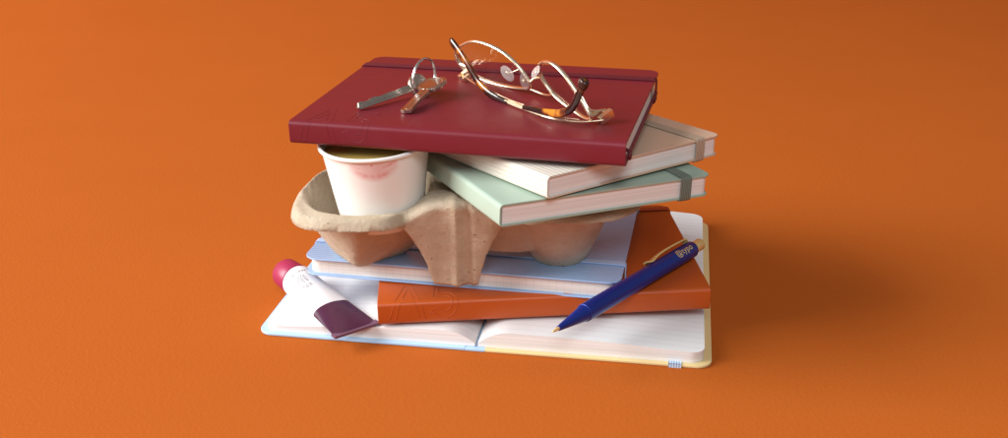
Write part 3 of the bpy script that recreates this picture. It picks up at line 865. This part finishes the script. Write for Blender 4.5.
def glasses():
    P0 = Vector((1.04, 70.23, 15.21)); u = Vector((.57891659, -.81535529, -.00716481)); up = Vector((-.32124605, -.23503471, .91736554)); nn = Vector((-.74966282, -.52877646, -.39799515))
    def W(s, h, o=0): 
        # gentle face-form wrap: the ends bow towards the temples
        bow = .045*(s-1.9)**2*.35
        return P0+u*s+up*(h+.10)+nn*(o+bow)
    base_p = W(1.9, 0)
    root = empty('eyeglasses', Matrix.Translation(base_p*S), 'gold wire glasses with tortoiseshell temple tips lying folded on the burgundy notebook', 'glasses')
    Lc = lambda p: p-base_p
    l1 = [(-5.28, 1.75), (-4.9, 2.4), (-4.15, 2.85), (-2.92, 3.27), (-1.57, 3.24), (-.18, 2.88), (.86, 2.2), (1.42, 1.46), (1.63, .86), (1.1, .42), (-.76, .08), (-2.82, .06), (-4.36, .45), (-5.05, .98)]
    l2 = [(3.32, 2.09), (3.65, 2.85), (4.43, 3.32), (5.45, 3.48), (6.4, 3.17), (7.21, 2.46), (7.88, 1.64), (8.43, .85), (7.95, .42), (7.08, .25), (5.87, .34), (4.53, .63), (3.71, 1.23)]
    for l in (l1, l2):
        pts = [Lc(W(s, h)) for s, h in l]; sp = spline(pts, 6, True)
        mb = MB(); mb.tube(sp, .09, 10, closed=True, flat=(nn, 1.6)); mb.build('rim', M_gold, root)
        c = sum(sp, Vector())/len(sp); k = len(sp)
        v = []; f = []
        for o in (-.05, .05):
            for rr in (1, .66, .33):
                for p in sp: v.append(c+(p-c)*rr+nn*(o-.22*(1-rr*rr)))
            v.append(c+nn*(o-.22))
        st = 3*k+1
        for s_ in (0, 1):
            for a in (0, 1):
                for j in range(k): f.append((s_*st+a*k+j, s_*st+a*k+(j+1) % k, s_*st+(a+1)*k+(j+1) % k, s_*st+(a+1)*k+j))
            for j in range(k): f.append((s_*st+2*k+j, s_*st+2*k+(j+1) % k, s_*st+3*k))
        mk('lens', v, f, M_lens, root)
    # bridge and pad arms
    mb = MB()
    mb.tube(spline([Lc(W(*p)) for p in [(1.62, 1.0, 0), (1.95, 1.22, -.25), (2.45, 1.35, -.35), (3.0, 1.45, -.25), (3.5, 1.6, 0)]], 6), .10, 8)
    mb.tube(spline([Lc(W(*p)) for p in [(1.25, .45, 0), (2.1, .28, -.1), (3.0, .34, -.1), (4.1, .78, 0)]], 6), .08, 8)
    mb.build('bridge', M_gold, root)
    for (s, h, o, tilt) in ((.15, 1.6, .45, .2), (2.05, 1.55, .55, 1.25), (3.9, 2.75, .55, -.9)):
        c = Lc(W(s, h, o)); v = []; f = []
        a1 = (u*cos(.5)+up*sin(.5)).normalized(); b1 = (up*cos(.5)-u*sin(.5)).normalized()
        b1 = (b1*cos(tilt)+nn*sin(tilt)).normalized() if tilt > .5 or tilt < 0 else b1
        if tilt > 1: a1, b1 = up, (nn*cos(.3)+u*sin(.3)).normalized()
        n3 = a1.cross(b1).normalized(); nr = 5
        for sg in (-1, 1):
            for i in range(nr+1):
                rr = i/nr
                for j in range(24):
                    an = 2*pi*j/24; v.append(c+a1*((.8 if tilt == .2 else .62)*rr*cos(an))+b1*((.58 if tilt == .2 else .4)*rr*sin(an))+n3*(sg*.10*math.sqrt(max(0, 1-rr**2.5))))
        st = (nr+1)*24
        for sg in (0, 1):
            for i in range(nr):
                for j in range(24): f.append((sg*st+i*24+j, sg*st+i*24+(j+1) % 24, sg*st+(i+1)*24+(j+1) % 24, sg*st+(i+1)*24+j))
        p = mk('nose_pad', v, f, M_pad, root)
        mb = MB(); mb.lathe([(.02, -.06), (.16, -.06), (.18, 0), (.16, .06), (.02, .06)], 16, M=Matrix.Translation(c) @ n3.to_track_quat('Z', 'Y').to_matrix().to_4x4())
        e = (Vector(Lc(W(1.1, 1.9))) if s < 1 else Vector(Lc(W(1.75, 1.05))) if s < 3 else Vector(Lc(W(3.5, 2.5))))
        mb.tube(spline([c, (c+e)/2+nn*.1, e], 5), .045, 6); mb.build('pad_arm', M_gold, p)
    # end pieces + hinges
    def V(x, y, h): return Vector((x, y, ztop(x, y)+h))-base_p
    mb = MB(); mb.tube(spline([Lc(W(-5.2, 1.2)), V(-2.45, 73.3, .75), V(-2.8, 73.2, .4)], 4), .13, 8)
    R = Matrix((u, nn, up)).transposed()
    mb.box(V(-2.72, 73.0, .33), (.35, .75, .36), R); mb.box(V(-2.55, 72.55, .3), (.25, .5, .28), R)
    mb.build('end_piece', M_gold, root, bevel=.04, autos=40)
    mb = MB(); mb.tube(spline([Lc(W(8.35, .8)), V(6.0, 63.9, .6), V(6.05, 63.5, .5)], 4), .13, 8)
    mb.tube(spline([Lc(W(7.3, 2.3)), Lc(W(7.75, 1.75, -.12)), Lc(W(8.3, 1.1, -.12)), V(6.05, 63.9, .6)], 4), .12, 8)
    mb.box(V(6.02, 63.25, .42), (.34, 1.0, .5), R)
    mb.build('end_piece', M_gold, root, bevel=.04, autos=40)
    # temples: gold wire part, then acetate sleeve
    A = [(-1.02, 68.83, 15.5), (.19, 67.15, 15.40), (1.17, 65.76, 15.42), (2.45, 63.9, 15.66), (3.28, 62.67, 15.94), (3.91, 61.66, 16.57), (4.29, 60.89, 17.73), (4.52, 60.41, 18.55)]
    B = [(2.74, 63.53, 15.40), (1.11, 65.88, 15.3), (.19, 67.18, 15.32), (-.44, 68.05, 15.36), (-1.02, 68.83, 15.50), (-1.67, 69.66, 15.96), (-2.53, 70.62, 17.17), (-3.53, 71.82, 18.27)]
    A = [Vector(p)-base_p for p in A]; B = [Vector(p)-base_p for p in B]
    nv = Vector((-.8, -.55, .05)).normalized()
    for wire, sleeve, dark in (([V(-2.70, 72.9, .32), V(-2.2, 71.7, .3), A[0]+Vector((.05, .1, -.02)), A[1], A[2]], A[2:], True),
                               ([V(5.9, 62.8, .35), V(4.4, 63.0, .2), B[0], B[1], B[2]], B[2:], False)):
        mb = MB(); mb.tube(spline(wire, 8), .065, 8); mb.tube(spline([p+Vector((.06, .08, .12)) for p in wire[1:]], 8), .04, 8)
        arm = mb.build('temple', M_gold, root)
        sp = spline(sleeve, 8); k = len(sp)
        rr = [.14+.12*min(1, i/(k*.3)) for i in range(k)]; rr[-1] *= .55; rr[-2] *= .85
        mb = MB(); mb.tube(sp, rr, 14, flat=(nv, .62)); mb.build('temple_tip', M_tort, arm)
        if dark:
            q = sp[-6:]; mb = MB(); mb.tube(q, [.33, .345, .35, .35, .34, .26], 14, flat=(nv, .75)); mb.build('end_cap', M_dark, arm)
glasses()

# ------------------------------------------------------------------ light
def area(name, loc, target, size, power, col, size_y=None):
    l = bpy.data.lights.new(name, 'AREA'); l.energy = power; l.color = col; l.shape = 'RECTANGLE'
    l.size = size*S; l.size_y = (size_y or size)*S
    o = bpy.data.objects.new(name, l); C.objects.link(o)
    o.location = Vector(loc)*S
    o.rotation_euler = (Vector(target)-Vector(loc)).to_track_quat('-Z', 'Y').to_euler()
    return o
area('key_softbox', (-360, 20, 195), (0, 72, 6), 250, 325, (1, .99, .97))
area('front_fill', (5, -80, 135), (0, 66, 6), 60, 15, (.95, .975, 1))
w = bpy.data.worlds.new('World'); bpy.context.scene.world = w; w.use_nodes = True
bg = w.node_tree.nodes['Background']; bg.inputs[0].default_value = (.95, .97, 1, 1); bg.inputs[1].default_value = .23

# ------------------------------------------------------------------ camera
cam = bpy.data.cameras.new('camera'); co = bpy.data.objects.new('camera', cam); C.objects.link(co)
cam.sensor_width = 36; cam.lens = 1110.24/1008*36; cam.shift_y = (227.05-219)/1008
cam.clip_start = .01; cam.clip_end = 50
co.location = (0, 0, 34.62*S); co.rotation_euler = (radians(90-22.439), 0, 0)
sc = bpy.context.scene; sc.camera = co
sc.view_settings.view_transform = 'Standard'; sc.view_settings.look = 'None'; sc.view_settings.exposure = 0; sc.view_settings.gamma = 1
sc.view_settings.use_curve_mapping = False
